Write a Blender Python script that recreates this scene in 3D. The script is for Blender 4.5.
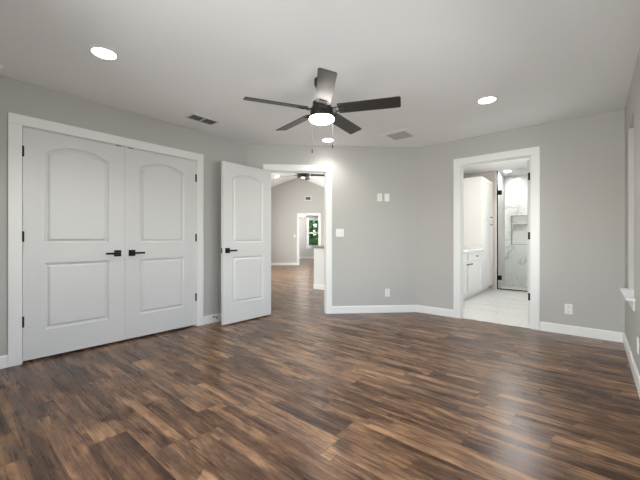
import bpy, bmesh, math, random
from mathutils import Vector, Matrix
random.seed(4)
S = bpy.context.scene
for o in list(bpy.data.objects):
    bpy.data.objects.remove(o)
COL = S.collection
PI = math.pi

# ------------------------------------------------------------------ camera
CAM_H = 1.085
TH = math.radians(40.0)
cd = bpy.data.cameras.new('camera'); cam = bpy.data.objects.new('camera', cd); COL.objects.link(cam)
cam.location = (0, 0, CAM_H)
cam.rotation_euler = (PI/2, 0, TH)
cd.sensor_fit = 'HORIZONTAL'; cd.sensor_width = 36.0
cd.lens = 36.0*325/640
cd.clip_start = 0.03; cd.clip_end = 200
S.camera = cam

# ------------------------------------------------------------------ exposure
S.view_settings.view_transform = 'Standard'
S.view_settings.look = 'None'
S.view_settings.gamma = 1.0
S.view_settings.use_curve_mapping = False
S.view_settings.exposure = 0.31

# ------------------------------------------------------------------ sky
W = bpy.data.worlds.new('sky'); S.world = W; W.use_nodes = True
nt = W.node_tree; nt.nodes.clear()
sk = nt.nodes.new('ShaderNodeTexSky'); sk.sky_type = 'NISHITA'; sk.sun_disc = False
sk.sun_elevation = math.radians(48); sk.sun_rotation = math.radians(200)
bg = nt.nodes.new('ShaderNodeBackground'); bg.inputs['Strength'].default_value = 0.45
wo = nt.nodes.new('ShaderNodeOutputWorld')
nt.links.new(sk.outputs[0], bg.inputs[0]); nt.links.new(bg.outputs[0], wo.inputs[0])

def add_light(name, kind, loc, direction, energy, color=(1, 1, 1), **kw):
    l = bpy.data.lights.new(name, kind); l.energy = energy; l.color = color
    for k, v in kw.items(): setattr(l, k, v)
    o = bpy.data.objects.new(name, l); COL.objects.link(o); o.location = loc
    o.rotation_euler = Vector(direction).to_track_quat('-Z', 'Y').to_euler()
    return o
add_light('sun', 'SUN', (-20, 20, 12), (0.25, -0.12, -0.95), 8, (1.0, 0.95, 0.88), angle=0.01)
# fill lamps outside added, unseen windows; only daylight_right serves a window in view
add_light('fill_back', 'AREA', (-0.7, -2.1, 1.35), (0, 1, 0.0), 400, (0.99, 0.992, 0.99), shape='RECTANGLE', size=4.6, size_y=2.4)
add_light('fill_side', 'AREA', (1.7, 1.7, 1.2), (-1, 0, 0.0), 112, (0.99, 0.992, 0.99), shape='RECTANGLE', size=4.2, size_y=2.4)
add_light('daylight_right', 'AREA', (0.62, 3.98, 1.4), (-1, 0, 0.0), 2, (0.97, 0.985, 1.0), shape='RECTANGLE', size=0.55, size_y=1.5)
E45 = Matrix.Rotation(PI/4, 4, 'Z')
def e45(s, n, z): return E45 @ Vector((s, n, z))
add_light('fill_hall', 'AREA', e45(-3.75, 10.0, 1.5), E45 @ Vector((1, 0, -0.12)), 900, (1, 0.99, 0.97), shape='RECTANGLE', size=4.2, size_y=1.9)  # brightens the hall through an added, unseen window
add_light('fill_far', 'AREA', e45(3.55, 16.6, 1.5), E45 @ Vector((-1, 0, 0)), 260, (0.95, 0.96, 1.0), shape='RECTANGLE', size=1.6, size_y=1.5)  # fill for the far room, outside a window added for it
add_light('fill_bath', 'AREA', (0.7, 6.3, 1.6), (-1, 0, 1.2), 60, (1, 0.985, 0.96), shape='RECTANGLE', size=1.3, size_y=1.2)  # tilted up to brighten the bathroom ceiling, behind an added window

# ------------------------------------------------------------------ materials
def lin(c):
    return tuple(((v/255)/12.92 if v/255 <= 0.04045 else ((v/255+0.055)/1.055)**2.4) for v in c) + (1,)
class N:
    def __init__(self, name):
        self.m = bpy.data.materials.new(name); self.m.use_nodes = True
        self.t = self.m.node_tree
        self.b = self.t.nodes['Principled BSDF']
    def n(self, kind, **kw):
        x = self.t.nodes.new('ShaderNode'+kind)
        for k, v in kw.items(): setattr(x, k, v)
        return x
    def l(self, a, b): self.t.links.new(a, b)
    def math(self, op, a, b=None, c=None, clamp=False):
        x = self.n('Math', operation=op); x.use_clamp = clamp
        for i, v in enumerate((a, b, c)):
            if v is None: continue
            if isinstance(v, (int, float)): x.inputs[i].default_value = v
            else: self.l(v, x.inputs[i])
        return x.outputs[0]
    def ramp(self, fac, stops, interp='LINEAR'):
        x = self.n('ValToRGB'); e = x.color_ramp.elements; x.color_ramp.interpolation = interp
        while len(e) < len(stops): e.new(0.5)
        for q, (p, c) in zip(e, stops): q.position = p; q.color = c
        self.l(fac, x.inputs[0]); return x.outputs[0]
    def mix(self, fac, a, b, blend='MIX'):
        x = self.n('Mix', data_type='RGBA', blend_type=blend)
        for i, v in ((0, fac), (6, a), (7, b)):
            if isinstance(v, (int, float)): x.inputs[i].default_value = v
            elif isinstance(v, tuple): x.inputs[i].default_value = v
            else: self.l(v, x.inputs[i])
        return x.outputs[2]
    def noise(self, vec, scale, detail=3, rough=0.5, dist=0.0):
        x = self.n('TexNoise'); x.inputs['Scale'].default_value = scale; x.inputs['Detail'].default_value = detail
        x.inputs['Roughness'].default_value = rough; x.inputs['Distortion'].default_value = dist
        if vec is not None: self.l(vec, x.inputs['Vector'])
        return x.outputs['Fac']
    def coord(self): return self.n('TexCoord').outputs['Object']
    def bump(self, h, strength, dist=0.01):
        x = self.n('Bump'); x.inputs['Strength'].default_value = strength; x.inputs['Distance'].default_value = dist
        self.l(h, x.inputs['Height']); self.l(x.outputs[0], self.b.inputs['Normal'])

def paint(name, rgb, rough=0.6, bump=0.06, scale=140, metal=0.0, spec=0.5):
    k = N(name); c = k.coord()
    f = k.noise(c, scale, 2)
    base = lin(rgb)
    lo = tuple(v*0.97 for v in base[:3])+(1,)
    k.l(k.mix(f, lo, base), k.b.inputs['Base Color'])
    k.b.inputs['Roughness'].default_value = rough; k.b.inputs['Metallic'].default_value = metal
    k.b.inputs['Specular IOR Level'].default_value = spec
    if bump: k.bump(f, bump, 0.002)
    return k.m

M = {}
M['wall'] = paint('wall_paint', (188, 186, 182), 0.75, 0.08, 90, spec=0.3)
M['ceiling'] = paint('ceiling_paint', (243, 243, 243), 0.9, 0.15, 120, spec=0.2)
M['trim'] = paint('trim_paint', (236, 236, 234), 0.35, 0.0)
M['door'] = paint('door_paint', (218, 218, 217), 0.4, 0.03, 200)
M['black'] = paint('black_metal', (10, 10, 10), 0.5, 0.0, spec=0.25)
M['plate'] = paint('plate_plastic', (235, 234, 230), 0.35, 0.0)
M['slot'] = paint('slot_dark', (45, 44, 42), 0.6, 0.0)
M['vent'] = paint('vent_metal', (222, 222, 220), 0.45, 0.0)
M['louver_dark'] = paint('louver_dark', (120, 120, 120), 0.5, 0.0)
M['louver_mid'] = paint('louver_mid', (196, 196, 196), 0.5, 0.0)
M['duct'] = paint('duct_dark', (60, 60, 60), 0.8, 0.0)
M['fan'] = paint('fan_bronze', (52, 50, 48), 0.42, 0.0, metal=0.6)
M['fan_black'] = paint('fan_black', (16, 16, 17), 0.45, 0.0)
M['chrome'] = paint('chrome', (205, 205, 205), 0.25, 0.0, metal=1.0)
M['cabinet'] = paint('cabinet_paint', (238, 237, 234), 0.35, 0.0)
M['bathwall'] = paint('bath_wall_paint', (206, 198, 190), 0.7, 0.06, 90)
M['rubber'] = paint('rubber_black', (20, 20, 20), 0.7, 0.0)
M['bark'] = paint('bark', (86, 70, 56), 0.9, 0.3, 30)

# brushed dark blade with fine grain
k = N('fan_blade'); c = k.coord()
mp = k.n('Mapping'); mp.inputs['Scale'].default_value = (4, 60, 60); k.l(c, mp.inputs[0])
f = k.noise(mp.outputs[0], 3, 4)
k.l(k.mix(f, lin((32, 31, 30)), lin((46, 45, 44))), k.b.inputs['Base Color'])
k.b.inputs['Roughness'].default_value = 0.38; k.b.inputs['Specular IOR Level'].default_value = 0.7
M['blade'] = k.m

def emitter(name, col, strength):
    k = N(name); k.b.inputs['Base Color'].default_value = (0.9, 0.9, 0.9, 1)
    k.b.inputs['Emission Color'].default_value = col; k.b.inputs['Emission Strength'].default_value = strength
    k.b.inputs['Roughness'].default_value = 0.4
    f = k.noise(k.coord(), 20, 1)
    k.l(k.math('MULTIPLY_ADD', f, 0.02, 0.4), k.b.inputs['Roughness'])
    return k.m
M['lamp'] = emitter('lamp_diffuser', (1, 0.97, 0.92, 1), 14)
M['bath_fill'] = emitter('bath_fill_diffuser', (1, 0.98, 0.95, 1), 300)
M['shower_lamp'] = emitter('shower_lamp_diffuser', (1, 0.98, 0.95, 1), 300)
M['fan_lamp'] = emitter('fan_lamp_glass', (1, 0.94, 0.88, 1), 30)
M['hall_lamp'] = emitter('hall_lamp_diffuser', (1, 0.97, 0.92, 1), 30)
M['hall_fan_lamp'] = emitter('hall_fan_lamp_glass', (1, 0.97, 0.92, 1), 1.2)

# glass: thin pane
k = N('thin_glass'); k.t.nodes.remove(k.b)
tr = k.n('BsdfTransparent'); gl = k.n('BsdfGlossy'); gl.inputs['Roughness'].default_value = 0.02
tr.inputs[0].default_value = (0.97, 0.985, 0.98, 1)
fr = k.n('Fresnel'); fr.inputs[0].default_value = 1.45
mx = k.n('MixShader'); k.l(fr.outputs[0], mx.inputs[0]); k.l(tr.outputs[0], mx.inputs[1]); k.l(gl.outputs[0], mx.inputs[2])
k.l(mx.outputs[0], k.t.nodes['Material Output'].inputs[0]); M['glass'] = k.m

# rustic plank floor, boards run along x
def plank_material():
    k = N('plank_floor'); c = k.coord()
    sx = k.n('SeparateXYZ'); k.l(c, sx.inputs[0]); x, y = sx.outputs[0], sx.outputs[1]
    PWID, PLEN = 0.182, 1.22
    r = k.math('DIVIDE', k.math('ADD', y, 40.06), PWID)
    row = k.math('FLOOR', r); fy = k.math('SUBTRACT', r, row)
    wn = k.n('TexWhiteNoise', noise_dimensions='1D'); k.l(row, wn.inputs['W'])
    off = k.math('MULTIPLY', wn.outputs['Value'], 7.3)
    u = k.math('ADD', k.math('DIVIDE', k.math('ADD', x, 60), PLEN), off)
    idx = k.math('FLOOR', u); fx = k.math('SUBTRACT', u, idx)
    cb = k.n('CombineXYZ'); k.l(idx, cb.inputs[0]); k.l(row, cb.inputs[1])
    w2 = k.n('TexWhiteNoise', noise_dimensions='2D'); k.l(cb.outputs[0], w2.inputs['Vector'])
    pr = w2.outputs['Value']
    # narrower printed strips inside each board, every strip with its own tone
    r3 = k.math('DIVIDE', k.math('ADD', y, 40.06), PWID/3); row3 = k.math('FLOOR', r3)
    w3 = k.n('TexWhiteNoise', noise_dimensions='1D'); k.l(k.math('ADD', row3, 0.37), w3.inputs['W'])
    wob = k.noise(c, 1.7, 1)
    u3 = k.math('ADD', k.math('DIVIDE', k.math('ADD', x, 60), 0.52), k.math('MULTIPLY_ADD', w3.outputs['Value'], 9.1, k.math('MULTIPLY', wob, 0.9)))
    cb3 = k.n('CombineXYZ'); k.l(k.math('FLOOR', u3), cb3.inputs[0]); k.l(row3, cb3.inputs[1]); k.l(idx, cb3.inputs[2])
    w4 = k.n('TexWhiteNoise', noise_dimensions='3D'); k.l(cb3.outputs[0], w4.inputs['Vector']); strip = w4.outputs['Value']
    # per board shifted grain space
    sh = k.n('CombineXYZ'); k.l(k.math('ADD', x, k.math('MULTIPLY', pr, 37.0)), sh.inputs[0])
    k.l(k.math('ADD', y, k.math('MULTIPLY', pr, 11.0)), sh.inputs[1]); k.l(k.math('MULTIPLY_ADD', pr, 23.0, k.math('MULTIPLY', strip, 0.35)), sh.inputs[2])
    def mapped(sc):
        mp = k.n('Mapping'); mp.inputs['Scale'].default_value = sc; k.l(sh.outputs[0], mp.inputs[0]); return mp.outputs[0]
    blot = k.noise(mapped((2.4, 11, 1)), 1.0, 8, 0.7, 0.5)
    band = k.noise(mapped((1.2, 17, 1)), 1.0, 3, 0.55, 0.3)
    streak = k.noise(mapped((2.2, 52, 1)), 1.3, 6, 0.7, 0.3)
    patch = k.noise(mapped((7.0, 26, 1)), 1.0, 4, 0.65, 0.8)
    dark = k.ramp(k.noise(mapped((3.2, 13, 1)), 1.0, 3, 0.6, 1.2), [(0.56, (0, 0, 0, 1)), (0.68, (1, 1, 1, 1))])
    fine = k.noise(mapped((6, 190, 1)), 2.0, 2, 0.5)
    v = k.math('MULTIPLY', k.math('SUBTRACT', blot, 0.5), 1.75)
    v = k.math('MULTIPLY_ADD', k.math('SUBTRACT', band, 0.5), 1.2, v)
    v = k.math('MULTIPLY_ADD', k.math('SUBTRACT', streak, 0.5), 0.6, v)
    v = k.math('MULTIPLY_ADD', k.math('SUBTRACT', patch, 0.5), 0.7, v)
    v = k.math('MULTIPLY_ADD', k.math('SUBTRACT', strip, 0.5), 0.42, v)
    v = k.math('MULTIPLY_ADD', dark, -0.22, v)
    v = k.math('MULTIPLY_ADD', k.math('SUBTRACT', fine, 0.5), 0.25, v)
    v = k.math('MULTIPLY_ADD', k.math('SUBTRACT', pr, 0.5), 0.2, v)
    v = k.math('ADD', v, 0.52, clamp=True)
    col = k.ramp(v, [(0.0, lin((57, 38, 27))), (0.25, lin((75, 52, 38))), (0.5, lin((102, 75, 56))), (0.75, lin((136, 103, 76))), (1.0, lin((168, 132, 99)))])
    # greyish tint on some boards
    g = k.math('GREATER_THAN', w2.outputs['Value'], 0.66)
    col = k.mix(k.math('MULTIPLY', g, 0.08), col, lin((118, 106, 98)))
    # knots
    vo = k.n('TexVoronoi', feature='F1'); k.l(mapped((1.3, 5.0, 1)), vo.inputs['Vector']); vo.inputs['Scale'].default_value = 1.5
    kn = k.ramp(vo.outputs['Distance'], [(0.0, (1, 1, 1, 1)), (0.05, (0.85, 0.85, 0.85, 1)), (0.13, (0, 0, 0, 1))])
    col = k.mix(k.math('MULTIPLY', kn, 0.55), col, lin((36, 27, 22)))
    # seams
    ey = k.math('MULTIPLY', k.math('MINIMUM', fy, k.math('SUBTRACT', 1.0, fy)), PWID)
    ex = k.math('MULTIPLY', k.math('MINIMUM', fx, k.math('SUBTRACT', 1.0, fx)), PLEN)
    seam = k.math('LESS_THAN', k.math('MINIMUM', ex, ey), 0.0016)
    col = k.mix(k.math('MULTIPLY', seam, 0.7), col, lin((38, 29, 24)))
    k.l(col, k.b.inputs['Base Color'])
    k.l(k.math('MULTIPLY_ADD', streak, 0.10, 0.23), k.b.inputs['Roughness'])
    k.b.inputs['Specular IOR Level'].default_value = 0.32
    h = k.math('SUBTRACT', k.math('MULTIPLY', streak, 0.35), seam)
    k.bump(h, 0.04, 0.002)
    return k.m
M['floor'] = plank_material()

def marble(name, tile=None, base=(240, 239, 236), vein=(150, 148, 146), sc=1.0, rough=0.15, amount=0.7):
    k = N(name); c = k.coord()
    wn = k.n('TexNoise'); wn.inputs['Scale'].default_value = 1.1*sc; wn.inputs['Detail'].default_value = 5; k.l(c, wn.inputs['Vector'])
    vm = k.n('VectorMath', operation='MULTIPLY_ADD'); k.l(wn.outputs['Color'], vm.inputs[0]); vm.inputs[1].default_value = (1.3, 1.3, 1.3); k.l(c, vm.inputs[2])
    def veins(scale, width):
        f = k.noise(vm.outputs[0], scale*sc, 2, 0.5, 0.3)
        d = k.math('ABSOLUTE', k.math('SUBTRACT', f, 0.5))
        return k.ramp(d, [(0, (1, 1, 1, 1)), (width, (0, 0, 0, 1))])
    mask = k.ramp(k.noise(c, 0.9*sc, 2), [(0.42, (0, 0, 0, 1)), (0.62, (1, 1, 1, 1))])
    v = k.math('MULTIPLY', k.math('MAXIMUM', veins(0.8, 0.022), k.math('MULTIPLY', veins(2.0, 0.02), 0.5)), mask)
    col = k.mix(k.math('MULTIPLY', v, amount), lin(base), lin(vein))
    soft = k.noise(vm.outputs[0], 0.9*sc, 4)
    col = k.mix(k.math('MULTIPLY', soft, 0.12), col, lin((205, 204, 202)))
    if tile:
        sx = k.n('SeparateXYZ'); k.l(c, sx.inputs[0])
        ds = []
        for ax, w in tile:
            q = k.math('FRACT', k.math('DIVIDE', k.math('ADD', sx.outputs[ax], 30.0), w))
            ds.append(k.math('MULTIPLY', k.math('MINIMUM', q, k.math('SUBTRACT', 1.0, q)), w))
        d = ds[0] if len(ds) == 1 else k.math('MINIMUM', ds[0], ds[1])
        col = k.mix(k.math('MULTIPLY', k.math('LESS_THAN', d, 0.0015), 0.5), col, lin((190, 189, 186)))
    k.l(col, k.b.inputs['Base Color']); k.b.inputs['Roughness'].default_value = rough
    return k.m
M['marble_floor'] = marble('marble_floor_tile', [(0, 0.61), (1, 0.61)], rough=0.2, amount=0.8)
M['marble_wall'] = marble('marble_shower_wall', [(0, 1.2), (2, 0.6)], base=(240, 240, 238), rough=0.12, amount=0.55, sc=1.3)
M['marble_top'] = marble('marble_counter', None, sc=2.5, rough=0.12)

k = N('leaves'); c = k.coord(); f = k.noise(c, 5, 4, 0.7)
k.l(k.ramp(f, [(0.3, lin((28, 70, 22))), (0.55, lin((70, 140, 46))), (0.8, lin((140, 190, 90)))]), k.b.inputs['Base Color'])
k.b.inputs['Roughness'].default_value = 0.6; M['leaf'] = k.m
k = N('lawn'); f = k.noise(k.coord(), 3, 5, 0.7)
k.l(k.ramp(f, [(0.3, lin((60, 92, 40))), (0.7, lin((110, 145, 70)))]), k.b.inputs['Base Color']); M['lawn'] = k.m

# ------------------------------------------------------------------ mesh helpers
def box(bm, x0, x1, y0, y1, z0, z1, mtx=None, bevel=0.0):
    tb = bmesh.new() if bevel else bm
    vs = [tb.verts.new(p) for p in ((x0,y0,z0),(x1,y0,z0),(x1,y1,z0),(x0,y1,z0),(x0,y0,z1),(x1,y0,z1),(x1,y1,z1),(x0,y1,z1))]
    for f in ((0,3,2,1),(4,5,6,7),(0,1,5,4),(1,2,6,5),(2,3,7,6),(3,0,4,7)):
        tb.faces.new([vs[i] for i in f])
    if bevel:
        bmesh.ops.bevel(tb, geom=list(tb.edges), offset=bevel, segments=2, affect='EDGES', profile=0.6)
        if mtx: bmesh.ops.transform(tb, matrix=mtx, verts=list(tb.verts))
        merge(bm, tb)
    elif mtx:
        bmesh.ops.transform(bm, matrix=mtx, verts=vs)
def merge(bm, tb):
    me = bpy.data.meshes.new('tmp'); tb.to_mesh(me); tb.free(); bm.from_mesh(me); bpy.data.meshes.remove(me)
def lathe(bm, prof, seg=32, axis='Z', origin=(0, 0, 0), cap=True):
    """profile of (radius, height) turned about z (or mapped to another axis)"""
    def P(r, h, a):
        p = (r*math.cos(a), r*math.sin(a), h)
        if axis == 'Y': p = (p[0], p[2], -p[1])
        if axis == 'X': p = (p[2], p[0], p[1])
        return tuple(p[i]+origin[i] for i in range(3))
    rings = []
    for r, h in prof:
        if r < 1e-6: rings.append([bm.verts.new(P(0, h, 0))])
        else: rings.append([bm.verts.new(P(r, h, 2*PI*i/seg)) for i in range(seg)])
    for a, b in zip(rings, rings[1:]):
        for i in range(seg):
            j = (i+1) % seg
            if len(a) == 1 and len(b) == 1: continue
            if len(a) == 1: bm.faces.new((a[0], b[i], b[j]))
            elif len(b) == 1: bm.faces.new((a[i], b[0], a[j]))
            else: bm.faces.new((a[i], b[i], b[j], a[j]))
    if cap:
        for r in (rings[0], rings[-1]):
            if len(r) > 1: bm.faces.new(r)
def prism(bm, pts, z0, z1):
    a = [bm.verts.new((p[0], p[1], z0)) for p in pts]; b = [bm.verts.new((p[0], p[1], z1)) for p in pts]
    n = len(pts)
    bm.faces.new(a[::-1]); bm.faces.new(b)
    for i in range(n): bm.faces.new((a[i], a[(i+1) % n], b[(i+1) % n], b[i]))
def prism_xz(bm, pts, y0, y1):
    a = [bm.verts.new((p[0], y0, p[1])) for p in pts]; b = [bm.verts.new((p[0], y1, p[1])) for p in pts]
    n = len(pts)
    bm.faces.new(a); bm.faces.new(b[::-1])
    for i in range(n): bm.faces.new((a[i], b[i], b[(i+1) % n], a[(i+1) % n]))
def obj(name, bm, mat, parent=None, loc=(0, 0, 0), rotz=0.0, smooth=False):
    bmesh.ops.recalc_face_normals(bm, faces=list(bm.faces))
    me = bpy.data.meshes.new(name); bm.to_mesh(me); bm.free()
    me.materials.append(M[mat] if isinstance(mat, str) else mat)
    if smooth:
        for p in me.polygons: p.use_smooth = True
        try: me.set_sharp_from_angle(angle=math.radians(40))
        except Exception: pass
    o = bpy.data.objects.new(name, me); COL.objects.link(o)
    o.location = loc; o.rotation_euler = (0, 0, rotz)
    if parent: o.parent = parent
    return o
def tag(o, label, cat, group=None, kind=None):
    o['label'] = label; o['category'] = cat
    if group: o['group'] = group
    if kind: o['kind'] = kind
    return o
def thing(name, label, cat, loc=(0, 0, 0), rotz=0.0, group=None, kind=None):
    o = bpy.data.objects.new(name, None); COL.objects.link(o); o.empty_display_size = 0.1
    o.location = loc; o.rotation_euler = (0, 0, rotz)
    return tag(o, label, cat, group, kind)
def struct(name, bm, mat, label, cat, loc=(0, 0, 0), rotz=0.0):
    return tag(obj(name, bm, mat, None, loc, rotz), label, cat, None, 'structure')
def dup(root, loc, rotz, label, group=None):
    r = root.copy(); COL.objects.link(r); r.location = loc; r.rotation_euler = (0, 0, rotz); r['label'] = label
    if group: r['group'] = group
    for ch in list(root.children):
        c = ch.copy(); COL.objects.link(c); c.parent = r
        for g in list(ch.children):
            d = g.copy(); COL.objects.link(d); d.parent = c
    return r

# wall in its own frame: x along the wall, y into the wall (away from the room), z up
def wall_bm(x0, x1, z0, z1, y0, y1, holes=()):
    """holes: (hx0, hx1, hz0, hz1), sorted by hx0"""
    bm = bmesh.new(); x = x0
    for hx0, hx1, hz0, hz1 in holes:
        box(bm, x, hx0, y0, y1, z0, z1)
        if hz0 > z0: box(bm, hx0, hx1, y0, y1, z0, hz0)
        if hz1 < z1: box(bm, hx0, hx1, y0, y1, hz1, z1)
        x = hx1
    box(bm, x, x1, y0, y1, z0, z1)
    return bm

# ------------------------------------------------------------------ room shell
XL, XR, YF, YB, H = -3.83, 0.26, 4.70, -0.46, 2.475
NE = 4.766                         # distance of the angled wall along its normal
T = 0.12
R90, R45, RM90, R180 = PI/2, PI/4, -PI/2, PI
BATH_H = 2.60
# frames: left wall rot 90 (x = world y), bathroom wall rot 0, angled wall rot 45, right wall rot -90 (x = -world y)
CL0, CL1, CLT = 0.505, 2.135, 2.083       # closet opening
EN0, EN1, ENT = -0.315, 0.50, 2.09        # entry opening in the angled wall
BA0, BA1, BAT = -1.40, -0.58, 2.12        # bathroom opening

# plank floor: bedroom, closet and the rooms past the entry door, one continuous floor
bm = bmesh.new()
pA = [(XL-0.8, YB-T), (XR+T, YB-T), (XR+T, 4.72), (-2.06, 4.72)]
pB = [e45(1.72+T, 4.9, 0), e45(1.72+T, 14.1, 0), e45(3.4, 14.1, 0), e45(3.4, 19.1, 0), e45(-0.1, 19.1, 0), e45(-0.1, 14.3, 0), e45(-3.4, 14.3, 0), e45(-3.4, 4.75, 0)]
prism(bm, pA + [(p[0], p[1]) for p in pB], -0.08, 0.0)
struct('floor', bm, 'floor', 'brown rustic wood plank floor running through bedroom and hall', 'floor')
bm = bmesh.new(); box(bm, -2.36, XR+T, 4.7201, 9.0, -0.08, 0.002)
struct('floor_bathroom', bm, 'marble_floor', 'white marble tile floor of the bathroom beyond the right doorway', 'floor')

bm = bmesh.new(); prism(bm, [(XL-T, YB-T), (XR+T, YB-T), (XR+T, YF+0.06), (-2.06, YF+0.06), (XL-0.06, 2.94), (XL-T, 2.94)], H, H+0.1)
struct('ceiling', bm, 'ceiling', 'flat white bedroom ceiling with fan and recessed lights', 'ceiling')

struct('wall_left', wall_bm(YB-T, 2.91, 0, H, 0, T, [(CL0-0.02, CL1+0.02, 0, CLT+0.02)]), 'wall', 'greige wall holding the double closet doors', 'wall', (XL, 0, 0), R90)
struct('wall_angled', wall_bm(-0.6505, 1.881, 0, H, NE, NE+T, [(EN0-0.02, EN1+0.02, 0, ENT+0.02)]), 'wall', 'short angled greige wall with the open entry doorway and light switches', 'wall', (0, 0, 0), R45)
struct('wall_bathroom', wall_bm(-2.04, XR, 0, BATH_H, 0, T, [(BA0-0.02, BA1+0.02, 0, BAT+0.02)]), 'wall', 'greige wall with the bathroom doorway and one low outlet', 'wall', (0, YF, 0), 0)
WY0, WY1, WZ0, WZ1 = 3.71, 4.25, 0.60, 2.145
struct('wall_right', wall_bm(-YF-T, -YB+T, 0, H, 0, T, [(-WY1, -WY0, WZ0, WZ1), (-2.95, -0.25, WZ0, 1.95)]), 'wall', 'greige wall at right edge with a narrow recessed window', 'wall', (XR, 0, 0), RM90)
BW0, BW1 = -2.1, 0.08
struct('wall_back', wall_bm(-XR-T, -XL+T, 0, H, 0, T, [(-BW1, -BW0, 0.62, 1.95)]), 'wall', 'greige wall behind the camera with an added window', 'wall', (0, YB, 0), R180)

# closet box behind the doors
bm = bmesh.new()
box(bm, -4.45, -4.40, 0.35, 2.25, 0, H); box(bm, -4.40, XL-T, 0.35, 0.40, 0, H); box(bm, -4.40, XL-T, 2.22, 2.25, 0, H)
box(bm, -4.45, XL-T, 0.35, 2.25, H, H+0.05)
struct('wall_closet', bm, 'wall', 'closet interior walls hidden behind the white double doors', 'wall')

# bathroom shell
bm = bmesh.new(); box(bm, -2.36, -2.24, YF+T, 9.0, 0, BATH_H)
struct('wall_bathroom_left', bm, 'bathwall', 'bathroom wall behind the vanity and tall linen cabinet', 'wall')
bm = bmesh.new()
box(bm, -1.63, -1.61, 7.93, 8.78, 0, BATH_H)
struct('wall_shower_side', bm, 'marble_wall', 'marble clad side wall of the shower past linen cabinet', 'wall')
bm = bmesh.new(); box(bm, -2.24, -1.63, 7.93, 8.78, 0, BATH_H)
struct('wall_shower_partition', bm, 'bathwall', 'painted partition wall between the linen cabinet and shower', 'wall')
NX0, NX1, NZ0, NZ1 = -1.465, -1.06, 0.99, 1.65
bm = wall_bm(-2.24, XR+T, 0, BATH_H, 8.78, 8.88, [(NX0, NX1, NZ0, NZ1)])
box(bm, -2.24, XR+T, 8.88, 9.0, 0, BATH_H)
struct('wall_shower_back', bm, 'marble_wall', 'white marble shower back wall with a shelf niche', 'wall')
bm = bmesh.new()
fr = 0.012
for a in ((NX0-fr, NX0, NZ0-fr, NZ1+fr), (NX1, NX1+fr, NZ0-fr, NZ1+fr), (NX0, NX1, NZ0-fr, NZ0), (NX0, NX1, NZ1, NZ1+fr)):
    box(bm, a[0], a[1], 8.772, 8.78, a[2], a[3])
struct('trim_niche', bm, paint('niche_edge', (165, 165, 165), 0.4, 0.0, metal=0.5), 'thin grey edge trim around the shower niche', 'trim')
bm = bmesh.new(); box(bm, NX0, NX1, 8.782, 8.879, 1.455, 1.487)
tag(obj('niche_shelf', bm, 'marble_top'), 'white marble shelf across the upper part of the shower niche', 'shelf')
bm = wall_bm(-9.0, -YF-T, 0, BATH_H, 0, T, [(-6.95, -5.65, 1.0, 2.2)])
struct('wall_bathroom_right', bm, 'bathwall', 'bathroom wall hidden behind the open bathroom door', 'wall', (XR, 0, 0), RM90)
bm = bmesh.new(); box(bm, -2.36, XR+T, YF+T, 9.0, BATH_H, BATH_H+0.1)
struct('ceiling_bathroom', bm, 'ceiling', 'white bathroom ceiling seen through the right doorway', 'ceiling')

# great room past the entry door (frame of the angled wall)
RS, RZ, PITCH = 0.31, 3.80, 0.385
def vz(s): return RZ - PITCH*abs(s-RS)
GL, GR, GN0, GN1 = -3.3, 1.72, NE+T, 14.1
def gable(bm, n0, n1, z0):
    prism_xz(bm, [(GL, z0), (GR, z0), (GR, vz(GR)), (RS, RZ), (GL, vz(GL))] if vz(GL) > z0 else [(RS-(RZ-z0)/PITCH, z0), (GR, z0), (GR, vz(GR)), (RS, RZ)], n0, n1)
bm = bmesh.new()
box(bm, GL-T, -0.6505, 4.81, GN0, 0, H); gable(bm, GN0-0.08, GN0, H)
struct('wall_hall_near', bm, 'wall', 'hall side of the wall above and left of the entry door', 'wall', (0, 0, 0), R45)
FD0, FD1, FDT = 0.335, 1.17, 2.15
bm = wall_bm(GL, GR+T, 0, 2.4, GN1, GN1+T, [(FD0-0.02, FD1+0.02, 0, FDT+0.02)])
gable(bm, GN1, GN1+T, 2.4)
struct('wall_hall_far', bm, 'wall', 'tall greige gable wall seen through the entry door', 'wall', (0, 0, 0), R45)
bm = wall_bm(GN0-0.08, GN1+T, 0, 2.4, 0, T, [(8.0, 12.0, 0.5, 2.3)])
struct('wall_hall_left', bm, 'wall', 'left wall of the vaulted hall with an added window', 'wall', tuple(e45(GL, 0, 0)), R45+R90)
bm = bmesh.new(); box(bm, GR, GR+T, 5.10, GN1, 0, 3.4)
struct('wall_hall_right', bm, 'wall', 'right side wall of the vaulted hall', 'wall', (0, 0, 0), R45)
bm = bmesh.new()
for s0, s1 in ((GL-T, RS), (RS, GR+T)):
    prism_xz(bm, [(s0, vz(s0)), (s1, vz(s1)), (s1, vz(s1)+0.1), (s0, vz(s0)+0.1)], GN0-0.08, GN1+T)
struct('ceiling_hall', bm, 'ceiling', 'vaulted white ceiling beyond the entry door', 'ceiling', (0, 0, 0), R45)
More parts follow.
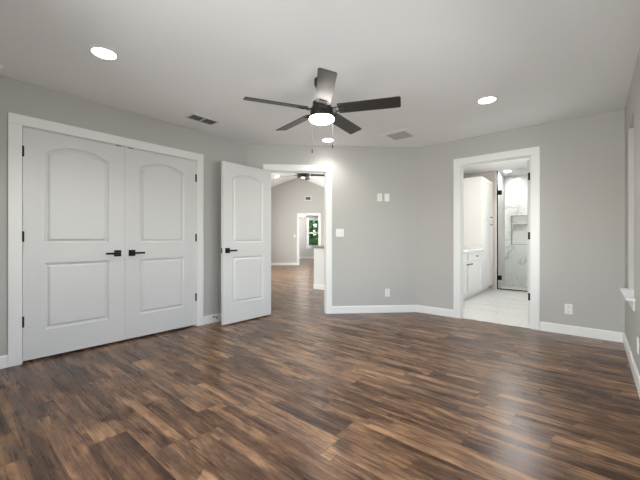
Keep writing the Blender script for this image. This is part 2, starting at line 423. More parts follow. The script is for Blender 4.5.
# far room
FN1 = 19.0
bm = bmesh.new(); box(bm, 0.0, 0.12, GN1+T, FN1, 0, 2.5)
struct('wall_far_left', bm, 'wall', 'left wall of the small far room', 'wall', (0, 0, 0), R45)
bm = wall_bm(-FN1, -GN1-T, 0, 2.5, 0, T, [(-17.4, -15.8, 0.7, 2.25)])
struct('wall_far_right', bm, 'wall', 'right wall of the small far room', 'wall', tuple(e45(3.2, 0, 0)), R45+RM90)
FW0, FW1, FWZ0, FWZ1 = 0.97, 1.64, 0.72, 2.28
struct('wall_far_end', wall_bm(0, 3.32, 0, 2.5, FN1, FN1+T, [(FW0, FW1, FWZ0, FWZ1)]), 'wall', 'end wall of far room around the garden window', 'wall', (0, 0, 0), R45)
bm = bmesh.new(); box(bm, 0, 3.32, GN1+T, FN1+T, 2.5, 2.6)
struct('ceiling_far', bm, 'ceiling', 'flat ceiling of the small far room', 'ceiling', (0, 0, 0), R45)
bm = bmesh.new(); box(bm, 1.72+T, 3.32, GN1, GN1+T, 0, 2.5)
struct('wall_far_near', bm, 'wall', 'near wall of the small far room', 'wall', (0, 0, 0), R45)

# ------------------------------------------------------------------ baseboards
BH, BT = 0.105, 0.014
def baseboard(name, label, runs, loc, rotz, y=0.0):
    bm = bmesh.new()
    for x0, x1 in runs:
        prof = [(0, 0), (-BT, 0), (-BT, BH-0.012), (-BT+0.006, BH), (0, BH)]
        a = [bm.verts.new((x0, y+p[0], p[1])) for p in prof]; b = [bm.verts.new((x1, y+p[0], p[1])) for p in prof]
        bm.faces.new(a); bm.faces.new(b[::-1])
        for i in range(5): bm.faces.new((a[i], b[i], b[(i+1) % 5], a[(i+1) % 5]))
    return struct(name, bm, 'trim', label, 'baseboard', loc, rotz)
CW = 0.093
baseboard('baseboard_left', 'white baseboard along the closet wall', [(YB+BT, CL0-CW-0.001), (CL1+CW+0.001, 2.91)], (XL, 0, 0), R90)
baseboard('baseboard_angled', 'white baseboard along the angled wall below the light switches', [(-0.645, EN0-CW-0.001), (EN1+CW+0.001, 1.878)], (0, 0, 0), R45, NE)
baseboard('baseboard_bathroom', 'white baseboard on either side of the bathroom doorway', [(-2.035, BA0-CW-0.001), (BA1+CW+0.001, XR)], (0, YF, 0), 0)
baseboard('baseboard_right', 'white baseboard below the narrow window', [(-YF+BT, -YB-BT)], (XR, 0, 0), RM90)
baseboard('baseboard_back', 'white baseboard behind the camera', [(-XR, -XL)], (0, YB, 0), R180)
baseboard('baseboard_hall', 'white baseboard along the gable wall beyond the entry door', [(GL, FD0-0.101), (FD1+0.101, GR)], (0, 0, 0), R45, GN1)
baseboard('baseboard_far', 'white baseboard below the far garden window', [(0.12, 3.2)], (0, 0, 0), R45, FN1)

# ------------------------------------------------------------------ door casings
def casing(name, label, x0, x1, top, loc, rotz, y=0.0, depth=T, w=CW, back=False, stop=None):
    bm = bmesh.new(); t = 0.018; rv = 0.004
    def side(ya, yb):
        box(bm, x0-w, x0-rv, ya, yb, 0, top+rv, bevel=0.003)
        box(bm, x1+rv, x1+w, ya, yb, 0, top+rv, bevel=0.003)
        box(bm, x0-w, x1+w, ya, yb, top+rv, top+w, bevel=0.003)
    side(y-t, y)
    if back: side(y+depth, y+depth+t)
    box(bm, x0-0.018, x0, y, y+depth, 0, top); box(bm, x1, x1+0.018, y, y+depth, 0, top)
    box(bm, x0-0.018, x1+0.018, y, y+depth, top, top+0.018)
    if stop is not None:
        a, b = y+stop, y+stop+0.035
        box(bm, x0, x0+0.011, a, b, 0, top); box(bm, x1-0.011, x1, a, b, 0, top); box(bm, x0, x1, a, b, top-0.011, top)
    return struct(name, bm, 'trim', label, 'door trim', loc, rotz)
casing('trim_1', 'wide white casing around the double closet doors', CL0, CL1, CLT, (XL, 0, 0), R90, stop=0.045)
casing('trim_2', 'white casing around the open entry doorway', EN0, EN1, ENT, (0, 0, 0), R45, NE, stop=0.045, back=True)
casing('trim_3', 'white casing around the bathroom doorway', BA0, BA1, BAT, (0, YF, 0), 0, stop=0.04, back=True)
casing('trim_4', 'white casing of the far doorway in the gable wall', FD0, FD1, FDT, (0, 0, 0), R45, GN1, w=0.10)
bm = bmesh.new(); box(bm, BA0, BA1, YF+0.01, YF+T, 0.0, 0.012, bevel=0.004)
struct('trim_threshold', bm, 'marble_top', 'white marble threshold in the bathroom doorway', 'trim')

# ------------------------------------------------------------------ doors
def offset_poly(pts, d):
    n = len(pts); out = []
    for i in range(n):
        p0, p1, p2 = Vector(pts[i-1]), Vector(pts[i]), Vector(pts[(i+1) % n])
        e1 = (p1-p0).normalized(); e2 = (p2-p1).normalized()
        n1 = Vector((-e1.y, e1.x)); n2 = Vector((-e2.y, e2.x))
        b = n1+n2; b /= max(0.2, (1+n1.dot(n2)))
        out.append(tuple(p1 + b*d))
    return out
def leaf_bm(w, h, t):
    """moulded two panel arch top leaf, both faces; x 0..w, y 0..t, z 0..h"""
    bm = bmesh.new(); st = 0.148
    lower = [(st, 0.245), (w-st, 0.245), (w-st, 0.855), (st, 0.855)]
    zb, zs, za = 1.035, 1.862, 1.948
    c = w/2; half = c-st; rise = za-zs; rad = (half*half+rise*rise)/(2*rise); ang = math.asin(half/rad)
    upper = [(st, zb), (w-st, zb)] + [(c+rad*math.sin(ang*(1-2*i/20)), za-rad+rad*math.cos(ang*(1-2*i/20))) for i in range(21)]
    for y, sg in ((0.0, 1), (t, -1)):
        outer = [bm.verts.new((p[0], y, p[1])) for p in ((0, 0), (w, 0), (w, h), (0, h))]
        edges = [bm.edges.new((outer[i], outer[(i+1) % 4])) for i in range(4)]
        for P in (lower, upper):
            prev = [bm.verts.new((p[0], y, p[1])) for p in P]
            edges += [bm.edges.new((prev[i], prev[(i+1) % len(P)])) for i in range(len(P))]
            for d, dep in ((0.003, 0.004), (0.020, 0.0155), (0.023, 0.0155), (0.040, 0.001)):
                Q = offset_poly(P, d)
                cur = [bm.verts.new((p[0], y+sg*dep, p[1])) for p in Q]
                for i in range(len(P)):
                    j = (i+1) % len(P); bm.faces.new((prev[i], prev[j], cur[j], cur[i]))
                prev = cur
            bm.faces.new(prev)
        bmesh.ops.triangle_fill(bm, use_beauty=True, edges=edges, normal=(0, -1, 0))
        if sg == 1: front = outer
        else:
            for i in range(4):
                j = (i+1) % 4; bm.faces.new((front[i], front[j], outer[j], outer[i]))
    return bm
def add_handle(parent, x, z, y, direction, front=True):
    """square rosette with a straight lever; front: on the -y face"""
    s = -1 if front else 1
    bm = bmesh.new(); a, b = sorted((0.0, s*0.009)); box(bm, -0.033, 0.033, a, b, -0.033, 0.033, bevel=0.002)
    h = obj('door_handle', bm, 'black', parent, (x, y, z)); h['label'] = 'black square rose lever handle'
    bm = bmesh.new()
    a, b = sorted((s*0.009, s*0.048)); box(bm, -0.010, 0.010, a, b, -0.010, 0.010)
    a, b = sorted((s*0.036, s*0.050)); x0, x1 = sorted((-0.012*direction, 0.118*direction))
    box(bm, x0, x1, a, b, -0.010, 0.010, bevel=0.002)
    obj('lever', bm, 'black', h)
def add_hinge(parent, x, y, z):
    bm = bmesh.new(); lathe(bm, [(0, -0.048), (0.0075, -0.048), (0.0075, 0.048), (0, 0.048)], 12)
    box(bm, -0.011, 0.011, 0.001, 0.006, -0.045, 0.045)
    o = obj('hinge', bm, 'black', parent, (x, y, z), smooth=True); o['label'] = 'black door hinge'
HZ = (1.845, 1.095, 0.345)
DW, DT, DH = 0.80, 0.035, 2.058
def make_door(name, label, loc, rotz, w=DW, h=DH):
    o = thing(name, label, 'door', loc, rotz, None, 'structure')
    obj('leaf', leaf_bm(w, h, DT), 'door', o)
    return o
mid = (CL0+CL1)/2; w2 = mid-CL0-0.004
d1 = make_door('door_1', 'left leaf of the white arched two panel closet double doors', (XL, CL0+0.003, 0.020), R90, w2)
add_handle(d1, w2-0.068, 0.925, 0, -1)
d2 = make_door('door_2', 'right leaf of the white arched two panel closet double doors', (XL, mid+0.001, 0.020), R90, w2)
add_handle(d2, 0.068, 0.925, 0, 1)
for z in HZ:
    add_hinge(d1, -0.002, -0.006, z); add_hinge(d2, w2+0.002, -0.006, z)
for d, x0 in ((d1, w2-0.085), (d2, 0.03)):
    bm = bmesh.new(); box(bm, x0, x0+0.05, -0.003, 0.02, DH-0.004, DH+0.003)
    obj('ball_catch', bm, 'black', d)
d3 = make_door('door_3', 'white arched two panel entry door swung open into the bedroom', (-3.55, 2.335, 0.016), R90, DW, 2.062)
add_handle(d3, 0.068, 0.935, 0, 1); add_handle(d3, 0.068, 0.935, DT, 1, False)
bm = bmesh.new(); box(bm, -0.0025, 0.002, 0.005, 0.030, 0.905, 0.965); obj('latch_plate', bm, 'black', d3)
for z in HZ: add_hinge(d3, DW+0.004, DT-0.004, z)
d4 = make_door('door_4', 'white bathroom door swung back, only its hinged edge showing', (-0.597, YF+T+0.022, 0.018), R90, 0.78, 2.08)
add_handle(d4, 0.78-0.068, 0.935, 0, -1); add_handle(d4, 0.78-0.068, 0.935, DT, -1, False)
for z in (1.87, 1.12, 0.35):
    bm = bmesh.new(); box(bm, -0.004, 0.0, 0.006, 0.030, z-0.046, z+0.046)
    h = obj('hinge', bm, 'black', d4); h['label'] = 'black door hinge'

# ------------------------------------------------------------------ windows
def window(name, label, x0, x1, z0, z1, loc, rotz, ya, yb, double=True, parts=1):
    """frame set between ya and yb of the wall depth"""
    o = thing(name, label, 'window', loc, rotz, None, 'structure')
    f = 0.045
    bm = bmesh.new()
    box(bm, x0, x0+f, ya, yb, z0, z1); box(bm, x1-f, x1, ya, yb, z0, z1)
    box(bm, x0+f, x1-f, ya, yb, z0, z0+f); box(bm, x0+f, x1-f, ya, yb, z1-f, z1)
    zm = (z0+z1)/2
    if double: box(bm, x0+f, x1-f, ya, yb, zm-0.04, zm+0.04)
    for i in range(1, parts):
        xm = x0+(x1-x0)*i/parts; box(bm, xm-0.03, xm+0.03, ya, yb, z0+f, z1-f)
    obj('window_frame', bm, 'trim', o)
    bm = bmesh.new(); ym = (ya+yb)/2
    box(bm, x0+f-0.005, x1-f+0.005, ym-0.002, ym+0.002, z0+f-0.005, z1-f+0.005)
    obj('window_pane', bm, 'glass', o)
    return o
w1 = window('window_1', 'narrow white window recessed in the wall at the right edge', -WY1, -WY0, WZ0, WZ1, (XR, 0, 0), RM90, 0.075, 0.115)
bm = bmesh.new(); box(bm, -4.32, -3.58, -0.058, 0.0, 0.598, 0.618, bevel=0.004); box(bm, -WY1, -WY0, -0.001, 0.075, 0.60, 0.618)
sl = obj('window_sill', bm, 'trim', w1); sl['label'] = 'projecting white window sill'
bm = bmesh.new(); box(bm, -4.29, -3.61, -0.012, 0.0, 0.515, 0.598, bevel=0.003); obj('apron', bm, 'trim', w1)
window('added_window_7', 'added, unseen window in the right wall beside the camera', -2.95, -0.25, WZ0, 1.95, (XR, 0, 0), RM90, 0.075, 0.115, True, 3)  # out of view, added to even out the bedroom light
window('added_window_2', 'added, unseen window behind the camera', -BW1, -BW0, 0.62, 1.95, (0, YB, 0), R180, 0.06, 0.10, True, 3)  # added behind the camera to let fill light in
w3 = window('window_3', 'small window with green leaves outside in the far room', FW0, FW1, FWZ0, FWZ1, (0, 0, 0), R45, FN1+0.03, FN1+0.08)
bm = bmesh.new(); c_ = 0.09
box(bm, FW0-c_, FW0, FN1-0.018, FN1, FWZ0, FWZ1+c_); box(bm, FW1, FW1+c_, FN1-0.018, FN1, FWZ0, FWZ1+c_); box(bm, FW0, FW1, FN1-0.018, FN1, FWZ1, FWZ1+c_)
obj('window_casing', bm, 'trim', w3)
bm = bmesh.new(); box(bm, FW0-c_-0.03, FW1+c_+0.03, FN1-0.06, FN1, FWZ0-0.03, FWZ0); box(bm, FW0-c_, FW1+c_, FN1-0.016, FN1, FWZ0-0.13, FWZ0-0.03)
obj('window_sill', bm, 'trim', w3)
window('added_window_4', 'added, unseen window in the left wall of the vaulted hall', 8.0, 12.0, 0.5, 2.3, tuple(e45(GL, 0, 0)), R45+R90, 0.04, 0.09, False, 4)  # unseen opening added for the hall fill lamp
window('added_window_5', 'added, unseen window in the right wall of far room', -17.4, -15.8, 0.7, 2.25, tuple(e45(3.2, 0, 0)), R45+RM90, 0.04, 0.09)  # unseen opening added for the far room fill lamp
window('added_window_6', 'added bathroom window, unseen beyond the open bathroom door', -6.95, -5.65, 1.0, 2.2, (XR, 0, 0), RM90, 0.04, 0.09)  # unseen opening added for the bathroom fill lamp

# ------------------------------------------------------------------ ceiling fan
def ceiling_fan(name, label, loc, R, z_blade, z_ceil, angles, blade_mat, body_mat, lamp_mat, hub_r=0.098, width=0.135, shade_r=0.108, chains=None, droprod_r=0.013):
    """loc at the ceiling point, everything hangs below it"""
    o = thing(name, label, 'ceiling fan', (loc[0], loc[1], z_ceil)); d = z_blade-z_ceil
    bm = bmesh.new(); lathe(bm, [(0, 0), (0.066, 0), (0.066, -0.045), (0.05, -0.07), (0.02, -0.078), (0, -0.078)], 32); obj('canopy', bm, body_mat, o, smooth=True)
    bm = bmesh.new(); lathe(bm, [(0, -0.07), (droprod_r, -0.07), (droprod_r, d+0.05), (0, d+0.05)], 16); obj('downrod', bm, body_mat, o, smooth=True)
    bm = bmesh.new(); r = hub_r
    lathe(bm, [(0, d+0.085), (r*0.55, d+0.083), (r*0.80, d+0.07), (r*0.84, d+0.02), (r, d+0.012), (r*1.03, d-0.005), (r*1.03, d-0.066), (r*0.98, d-0.070), (0, d-0.070)], 48)
    obj('motor_housing', bm, body_mat, o, smooth=True)
    bm = bmesh.new()
    q = shade_r; zt = d-0.074
    lathe(bm, [(0, zt+0.006), (q*0.98, zt+0.006), (q, zt)] + [(q*math.cos(a*PI/20), zt-0.036*math.sin(a*PI/20)) for a in range(1, 10)] + [(0, zt-0.036)], 48)
    obj('light_shade', bm, lamp_mat, o, smooth=True)
    pitch = math.radians(14)
    for a in angles:
        m = Matrix.Translation((0, 0, d)) @ Matrix.Rotation(a, 4, 'Z') @ Matrix.Rotation(-pitch, 4, 'X')
        bm = bmesh.new(); hw = width/2
        pts = [(r+0.045, -hw*0.93), (R-0.012, -hw), (R, -hw+0.012), (R, hw-0.012), (R-0.012, hw), (r+0.045, hw*0.93)]
        prism(bm, pts, 0.0, 0.006); bmesh.ops.transform(bm, matrix=m, verts=list(bm.verts))
        b = obj('blade', bm, blade_mat, o)
        bm = bmesh.new()
        for sg in (-1, 1): box(bm, r*0.9, r+0.115, sg*0.026-0.006, sg*0.026+0.006, -0.006, 0.0)
        box(bm, r+0.103, r+0.115, -0.026, 0.026, -0.006, 0.0)
        box(bm, r*0.85, r+0.03, -0.032, 0.032, -0.010, -0.004)
        for px, py in ((r+0.07, -0.026), (r+0.07, 0.026), (r+0.109, 0)):
            lathe(bm, [(0, -0.009), (0.006, -0.009), (0.006, -0.005), (0, -0.005)], 10, origin=(px, py, 0))
        bmesh.ops.transform(bm, matrix=m, verts=list(bm.verts))
        obj('blade_bracket', bm, body_mat, b)
    if chains:
        for (cx, cy, zl) in chains:
            bm = bmesh.new(); lathe(bm, [(0, d-0.06), (0.0007, d-0.06), (0.0007, zl), (0, zl)], 8, origin=(cx, cy, 0))
            c_ = obj('pull_chain', bm, 'louver_dark', o)
            bm = bmesh.new(); lathe(bm, [(0, 0), (0.004, -0.004), (0.005, -0.03), (0.003, -0.034), (0, -0.034)], 12, origin=(cx, cy, zl))
            obj('chain_fob', bm, 'fan_black', c_, smooth=True)
    return o
FX, FY = -1.80, 2.17
lat = Vector((math.cos(TH), math.sin(TH)))
dep = Vector((-math.sin(TH), math.cos(TH)))
def off(l, d_): v = lat*l+dep*d_; return v.x, v.y
c1 = off(-0.085, 0.06); c2 = off(0.095, 0.05)
ceiling_fan('ceiling_fan', 'dark five blade ceiling fan with glowing round light in bedroom', (FX, FY), 0.665, 2.208, H,
            [TH+math.radians(q) for q in (-87, -15, 57, 129, 201)], 'blade', 'fan', 'fan_lamp',
            chains=[(c1[0], c1[1], -0.585), (c2[0], c2[1], -0.545)])
fp = e45(0.33, 9.3, 0)
ceiling_fan('ceiling_fan', 'black ceiling fan below the vaulted ceiling beyond the entry door', (fp.x, fp.y), 0.80, 2.95, vz(0.33),
            [R45+math.radians(q) for q in (5, 77, 149, 221, 293)], 'fan_black', 'fan_black', 'hall_fan_lamp', hub_r=0.17, shade_r=0.06, chains=None)

# ------------------------------------------------------------------ recessed lights
def downlight(label, x, y, z, r=0.075, mat='lamp', group=None, watts=38):
    o = thing('recessed_light', label, 'ceiling light', (x, y, z), 0, group)
    bm = bmesh.new(); lathe(bm, [(r, -0.002), (r+0.004, -0.007), (r+0.018, -0.005), (r+0.02, 0.0), (r, 0.0)], 40, cap=False); obj('trim_ring', bm, 'trim', o, smooth=True)
    bm = bmesh.new(); lathe(bm, [(0, -0.0035), (r, -0.003), (r, -0.0005), (0, -0.0005)], 40); obj('diffuser', bm, mat, o)
    if watts:
        l = add_light('recessed_beam', 'SPOT', (0, 0, -0.02), (0, 0, -1), watts, (1, 0.975, 0.94), spot_size=math.radians(135), spot_blend=0.9, shadow_soft_size=0.07)
        l.parent = o
    return o
downlight('lit recessed ceiling light above the closet doors', -2.783, 0.82, H, group='recessed lights in the bedroom ceiling')
downlight('lit recessed ceiling light above the bathroom doorway side', -0.804, 3.538, H, group='recessed lights in the bedroom ceiling')
downlight('lit recessed ceiling light just behind the fan, near entry door', -2.819, 3.53, H, group='recessed lights in the bedroom ceiling', watts=26)
downlight('lit recessed ceiling light nearest the camera, overhead on the right', -0.80, 0.82, H, group='recessed lights in the bedroom ceiling')
downlight('lit recessed light in the shower ceiling', -1.44, 8.15, BATH_H, 0.06, 'shower_lamp', watts=0)
downlight('added, unseen recessed light in the middle of the bathroom ceiling', -0.95, 6.35, BATH_H, 0.075, 'bath_fill', watts=0)  # out of view, added to brighten the bathroom

# hall light on the left slope
s_, n_ = -0.55, 12.3
o = thing('recessed_light', 'small lit recessed light on the vaulted ceiling left of black fan', 'ceiling light', tuple(e45(s_, n_, vz(s_))), R45)
o.rotation_euler = (Matrix.Rotation(R45, 4, 'Z') @ Matrix.Rotation(-math.atan(PITCH), 4, 'Y')).to_euler()
bm = bmesh.new(); lathe(bm, [(0.085, -0.002), (0.089, -0.008), (0.108, -0.005), (0.11, 0.0), (0.085, 0.0)], 32, cap=False); obj('trim_ring', bm, 'trim', o)
bm = bmesh.new(); lathe(bm, [(0, -0.004), (0.085, -0.0035), (0.085, -0.0005), (0, -0.0005)], 32); obj('diffuser', bm, 'hall_lamp', o)
# flush light in far room
p = e45(0.62, 18.2, 2.5)
o = thing('flush_ceiling_light', 'small flush ceiling light seen through the far doorway', 'ceiling light', tuple(p))
bm = bmesh.new(); lathe(bm, [(0, 0), (0.17, 0), (0.17, -0.02), (0, -0.02)], 32); obj('base', bm, 'trim', o)
bm = bmesh.new(); lathe(bm, [(0, -0.02), (0.16, -0.02), (0.155, -0.05), (0.1, -0.075), (0, -0.082)], 32); obj('light_shade', bm, 'fan_lamp', o, smooth=True)

# ------------------------------------------------------------------ vents and detector
def vent(label, loc, rotz, lx, ly, border, cells, mats=('vent', 'duct'), slat_mat='vent', pitch=0.018, drop=0.006, slat_axis='x', cat='air vent', rx=0.0, cover=0.55):
    """ceiling register; local z down is -z"""
    o = thing('air_vent', label, cat, loc, rotz)
    if rx: o.rotation_euler = (Matrix.Rotation(rotz, 4, 'Z') @ Matrix.Rotation(rx, 4, 'X')).to_euler()
    X, Y = lx/2+border, ly/2+border
    bm = bmesh.new()
    for a in ((-X, X, -Y, -ly/2), (-X, X, ly/2, Y), (-X, -lx/2, -ly/2, ly/2), (lx/2, X, -ly/2, ly/2)):
        box(bm, a[0], a[1], a[2], a[3], -drop, 0.0)
    for i in range(1, cells):
        y = -ly/2+ly*i/cells; box(bm, -lx/2, lx/2, y-0.008, y+0.008, -drop, 0)
    obj('frame', bm, mats[0], o)
    bm = bmesh.new(); box(bm, -lx/2, lx/2, -ly/2, ly/2, -0.0012, 0.0); obj('backing', bm, mats[1], o)
    bm = bmesh.new(); n = int(lx/pitch)
    for i in range(n):
        x = -lx/2+(i+0.5)*lx/n; box(bm, x-pitch*cover/2, x+pitch*cover/2, -ly/2, ly/2, -drop*0.8, -drop*0.5)
    obj('louvers', bm, slat_mat, o)
    return o
vent('dark slotted two section ceiling vent above the closet side', (-3.448, 2.0, H), 0, 0.145, 0.30, 0.02, 2, slat_mat='louver_dark', cover=0.4)
vent('square pale grey ceiling grille right of the fan', (-1.965, 3.99, H), 0, 0.275, 0.28, 0.062, 1, mats=('ceiling', 'duct'), slat_mat='louver_mid', pitch=0.02, drop=0.006, cover=0.85)
pv = e45(0.715, GN1, 2.89)
vent('small dark wall vent high on the gable wall beyond the entry door', tuple(pv), R45, 0.22, 0.13, 0.03, 1, slat_mat='louver_dark', pitch=0.025, rx=-PI/2, cover=0.4)
o = thing('smoke_detector', 'round white smoke detector on ceiling at the left edge', 'smoke detector', (-3.64, 0.30, H))
bm = bmesh.new(); lathe(bm, [(0, 0), (0.068, 0), (0.068, -0.012), (0, -0.012)], 36); obj('base', bm, 'plate', o, smooth=True)
bm = bmesh.new(); lathe(bm, [(0, -0.012), (0.06, -0.012), (0.058, -0.028), (0.045, -0.036), (0, -0.038)], 36); obj('cover', bm, 'plate', o, smooth=True)

# ------------------------------------------------------------------ switches and outlets (plate face towards -y)
def plate_bm(w, h):
    bm = bmesh.new(); box(bm, -w/2, w/2, -0.007, 0.0, -h/2, h/2, bevel=0.0025); return bm
def outlet(label, loc, rotz, slots=True):
    o = thing('wall_outlet', label, 'outlet', loc, rotz)
    obj('plate', plate_bm(0.072, 0.116), 'plate', o)
    for z in (0.027, -0.027):
        bm = bmesh.new(); box(bm, -0.017, 0.017, -0.0095, -0.007, z-0.018, z+0.018, bevel=0.001); r_ = obj('receptacle', bm, 'plate', o)
        bm = bmesh.new()
        for x in (-0.007, 0.007): box(bm, x-0.0012, x+0.0012, -0.0099, -0.0094, z-0.002, z+0.009)
        box(bm, -0.0025, 0.0025, -0.0099, -0.0094, z-0.012, z-0.007); obj('slots', bm, 'slot', r_)
    return o
def on_angled(s, z): return tuple(e45(s, NE, z))
out = outlet('white duplex outlet low on the angled wall, above the baseboard', on_angled(1.43, 0.295), R45)
out['group'] = 'white duplex wall outlets'
dup(out, (-0.213, YF, 0.291), 0, 'white duplex outlet low on wall right of the bathroom doorway')
dup(out, (XR, 3.36, 0.305), RM90, 'white duplex outlet low on the right wall below the window')
dup(out, on_angled(1.312, 1.722), R45, 'white duplex outlet high on angled wall, left of the blank plate')
o = thing('blank_plate', 'blank white cover plate high on angled wall beside the duplex outlet', 'cover plate', on_angled(1.424, 1.722), R45)
obj('plate', plate_bm(0.072, 0.116), 'plate', o)
for z in (0.042, -0.042):
    bm = bmesh.new(); lathe(bm, [(0, -0.0075), (0.003, -0.0075), (0.003, -0.0069), (0, -0.0069)], 10, axis='Y', origin=(0, 0, z)); obj('screw', bm, 'chrome', o)
def switch(label, loc, rotz, gangs):
    o = thing('light_switch', label, 'light switch', loc, rotz)
    w = 0.072+0.046*(gangs-1); obj('plate', plate_bm(w, 0.118), 'plate', o)
    for i in range(gangs):
        x = (i-(gangs-1)/2)*0.046
        bm = bmesh.new(); box(bm, x-0.005, x+0.005, -0.016, -0.006, -0.002, 0.010); obj('toggle', bm, 'plate', o)
        bm = bmesh.new(); box(bm, x-0.0065, x+0.0065, -0.0078, -0.0066, -0.0135, 0.0135); obj('toggle_slot', bm, 'louver_mid', o)
    return o
switch('white double light switch beside the entry door casing', on_angled(0.712, 1.19), R45, 2)
switch('tiny white light switch left of the far doorway', tuple(e45(0.13, GN1, 1.26)), R45, 1)

# spring door stop on the left baseboard
o = thing('door_stop', 'small black tipped door stop on baseboard behind the open door', 'door stop', (XL+BT, 2.375, 0.075), R90)
bm = bmesh.new(); lathe(bm, [(0, 0), (0.011, 0), (0.011, -0.006), (0.006, -0.010), (0, -0.010)], 16, axis='Y'); obj('base', bm, 'black', o, smooth=True)
bm = bmesh.new(); lathe(bm, [(0, -0.01)] + [(0.0055 if i % 2 else 0.0042, -0.01-0.05*i/24) for i in range(25)] + [(0, -0.06)], 12, axis='Y'); obj('spring', bm, 'chrome', o)
bm = bmesh.new(); lathe(bm, [(0, -0.058), (0.009, -0.058), (0.0095, -0.07), (0.007, -0.076), (0, -0.077)], 16, axis='Y'); obj('tip', bm, 'rubber', o, smooth=True)

# ------------------------------------------------------------------ half wall past the entry door
bm = bmesh.new(); box(bm, -4.76, -3.06, 5.46, 5.60, 0, 0.90)
M['half'] = paint('half_wall_paint', (216, 214, 211), 0.6, 0.05, 90)
struct('wall_half', bm, 'half', 'low half wall just beyond the entry door', 'wall')
bm = bmesh.new(); box(bm, -4.81, -3.10, 5.42, 5.64, 0.920, 0.962, bevel=0.006); box(bm, -4.79, -3.09, 5.44, 5.62, 0.90, 0.925)
M['ledge'] = paint('ledge_grey', (150, 147, 143), 0.3, 0.0)  # one even grey over the whole ledge
struct('trim_half_wall', bm, 'ledge', 'grey ledge capping the low half wall', 'trim')
baseboard('baseboard_half', 'white baseboard on the low half wall beyond the entry door', [(-4.760, -3.1)], (0, 5.46, 0), 0)

# ------------------------------------------------------------------ bathroom furniture
def shaker(bm_pair, x, y0, y1, z0, z1, t=0.02, f=0.055):
    """shaker front facing +x: frame and recessed field"""
    bm = bm_pair
    box(bm, x, x+t, y0, y0+f, z0, z1); box(bm, x, x+t, y1-f, y1, z0, z1)
    box(bm, x, x+t, y0+f, y1-f, z0, z0+f); box(bm, x, x+t, y0+f, y1-f, z1-f, z1)
    box(bm, x, x+t*0.5, y0+f, y1-f, z0+f, z1-f)
def pull(parent, x, y, z, vertical=False, L=0.10):
    bm = bmesh.new(); h = L/2
    if vertical:
        box(bm, x+0.022, x+0.032, y-0.005, y+0.005, z-h, z+h); 
        for q in (-h*0.7, h*0.7): box(bm, x, x+0.024, y-0.004, y+0.004, z+q-0.004, z+q+0.004)
    else:
        box(bm, x+0.022, x+0.032, y-h, y+h, z-0.010, z+0.010)
        for q in (-h*0.7, h*0.7): box(bm, x, x+0.024, y+q-0.004, y+q+0.004, z-0.004, z+0.004)
    obj('pull', bm, 'black', parent)
BX = -2.239; FXV = -1.70
van = thing('vanity_cabinet', 'low white vanity cabinet with drawers under marble countertop', 'cabinet', (0, 0, 0))
VY0, VY1 = 5.15, 7.03
bm = bmesh.new(); box(bm, BX, FXV, VY0, VY1, 0.10, 0.865); box(bm, BX, FXV-0.06, VY0, VY1, 0.003, 0.10); obj('body', bm, 'cabinet', van)
nd = 2; dy = (VY1-VY0)/nd
for i in range(nd):
    a, b = VY0+i*dy+0.006, VY0+(i+1)*dy-0.006
    bm = bmesh.new(); shaker(bm, FXV, a, b, 0.70, 0.855, f=0.03); q = obj('drawer', bm, 'cabinet', van); pull(q, FXV+0.02, (a+b)/2, 0.785, L=0.06)
    bm = bmesh.new(); shaker(bm, FXV, a, b, 0.115, 0.688); q = obj('door', bm, 'cabinet', van); pull(q, FXV+0.02, (a+0.09) if i else (b-0.09), 0.655)
bm = bmesh.new(); box(bm, BX, FXV+0.035, VY0-0.02, VY1+0.012, 0.866, 0.905, bevel=0.003)
box(bm, BX, BX+0.018, VY0-0.02, VY1+0.012, 0.905, 1.0); box(bm, BX+0.018, FXV+0.01, VY1-0.008, VY1+0.010, 0.905, 1.0)
tag(obj('countertop', bm, 'marble_top'), 'white veined marble countertop with splash on the vanity', 'countertop')
tall = thing('linen_cabinet', 'tall white linen cabinet between the vanity and shower', 'cabinet', (0, 0, 0))
TY0, TY1 = 7.046, 7.90
bm = bmesh.new(); box(bm, BX, FXV, TY0, TY1, 0.10, 2.36); box(bm, BX, FXV-0.06, TY0, TY1, 0.003, 0.10); obj('body', bm, 'cabinet', tall)
for z0, z1, hz in ((0.115, 1.485, 1.41), (1.497, 2.345, 1.567)):
    bm = bmesh.new(); shaker(bm, FXV, TY0+0.005, TY1-0.005, z0, z1, f=0.06); q = obj('door', bm, 'cabinet', tall); pull(q, FXV+0.02, TY1-0.22, hz)
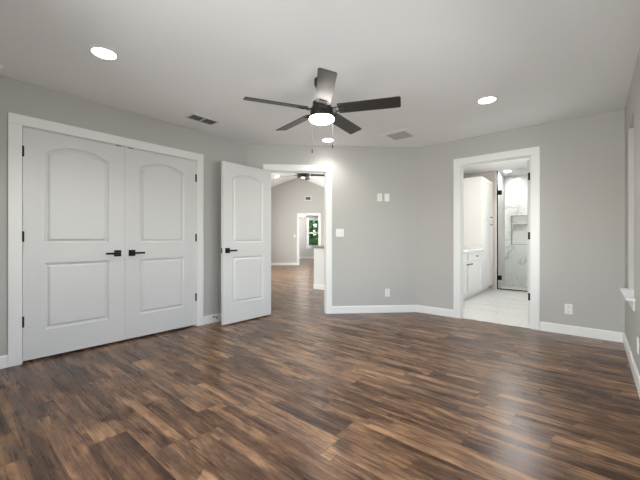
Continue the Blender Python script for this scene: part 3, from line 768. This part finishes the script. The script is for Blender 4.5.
# frameless shower door
sh = thing('shower_door', 'clear glass shower door with black hinges and black edge', 'shower door', (0, 0, 0))
GY = 7.95
bm = bmesh.new(); box(bm, -1.590, -0.75, GY, GY+0.008, 0.028, BATH_H-0.012); obj('glass_pane', bm, 'glass', sh)
bm = bmesh.new(); box(bm, -1.609, -1.590, GY-0.008, GY+0.016, 0.004, BATH_H-0.002); box(bm, -1.590, -0.75, GY-0.006, GY+0.014, 0.008, 0.028); obj('channel', bm, 'black', sh)
for z in (2.12, 0.26):
    bm = bmesh.new(); box(bm, -1.600, -1.515, GY-0.014, GY-0.0005, z-0.05, z+0.05, bevel=0.003); box(bm, -1.600, -1.515, GY+0.0085, GY+0.022, z-0.05, z+0.05, bevel=0.003)
    obj('hinge', bm, 'black', sh)
bm = bmesh.new(); box(bm, -0.748, XR, GY, GY+0.008, 0.008, BATH_H-0.012)
tag(obj('shower_panel', bm, 'glass'), 'fixed clear glass panel right of shower door', 'glass panel')

# ------------------------------------------------------------------ garden outside
bm = bmesh.new(); prism(bm, [tuple(e45(-14, 19.3, 0))[:2], tuple(e45(18, 19.3, 0))[:2], tuple(e45(18, 44, 0))[:2], tuple(e45(-14, 44, 0))[:2]], -0.3, -0.1)
struct('ground', bm, 'lawn', 'green lawn outside the far window', 'ground')
def tree(label, s, n, h, r, seed):
    rnd = random.Random(seed)
    p = e45(s, n, -0.1)
    o = thing('garden_tree', label, 'tree', tuple(p))
    bm = bmesh.new(); lathe(bm, [(0, 0), (0.14, 0), (0.09, h*0.5), (0.05, h*0.8), (0, h*0.8)], 10); obj('trunk', bm, 'bark', o)
    bm = bmesh.new()
    for i in range(3600):
        a, q = rnd.uniform(0, 2*PI), rnd.uniform(-1, 1); rr = r*rnd.uniform(0.5, 1)**0.5; cs = math.sqrt(1-q*q)
        c_ = Vector((rr*cs*math.cos(a), rr*cs*math.sin(a), h*0.55+q*h*0.47*rr/r))
        m = Matrix.Translation(c_) @ Matrix.Rotation(rnd.uniform(0, 6.3), 4, 'Z') @ Matrix.Rotation(rnd.uniform(0, 3.1), 4, 'X')
        L = rnd.uniform(0.16, 0.3)
        vs = [bm.verts.new(m @ Vector(v)) for v in ((0, 0, 0), (L*0.5, L*0.28, 0.02), (L, 0, 0), (L*0.5, -L*0.28, 0.02))]
        bm.faces.new(vs)
    obj('foliage', bm, 'leaf', o)
tree('leafy green tree right outside the far window', 1.35, 21.6, 3.3, 1.5, 1)
tree('taller green tree further behind in the garden', 4.6, 26.5, 4.6, 2.0, 2)
tree('green garden tree left of the view from far window', -1.6, 26.0, 4.4, 1.9, 3)
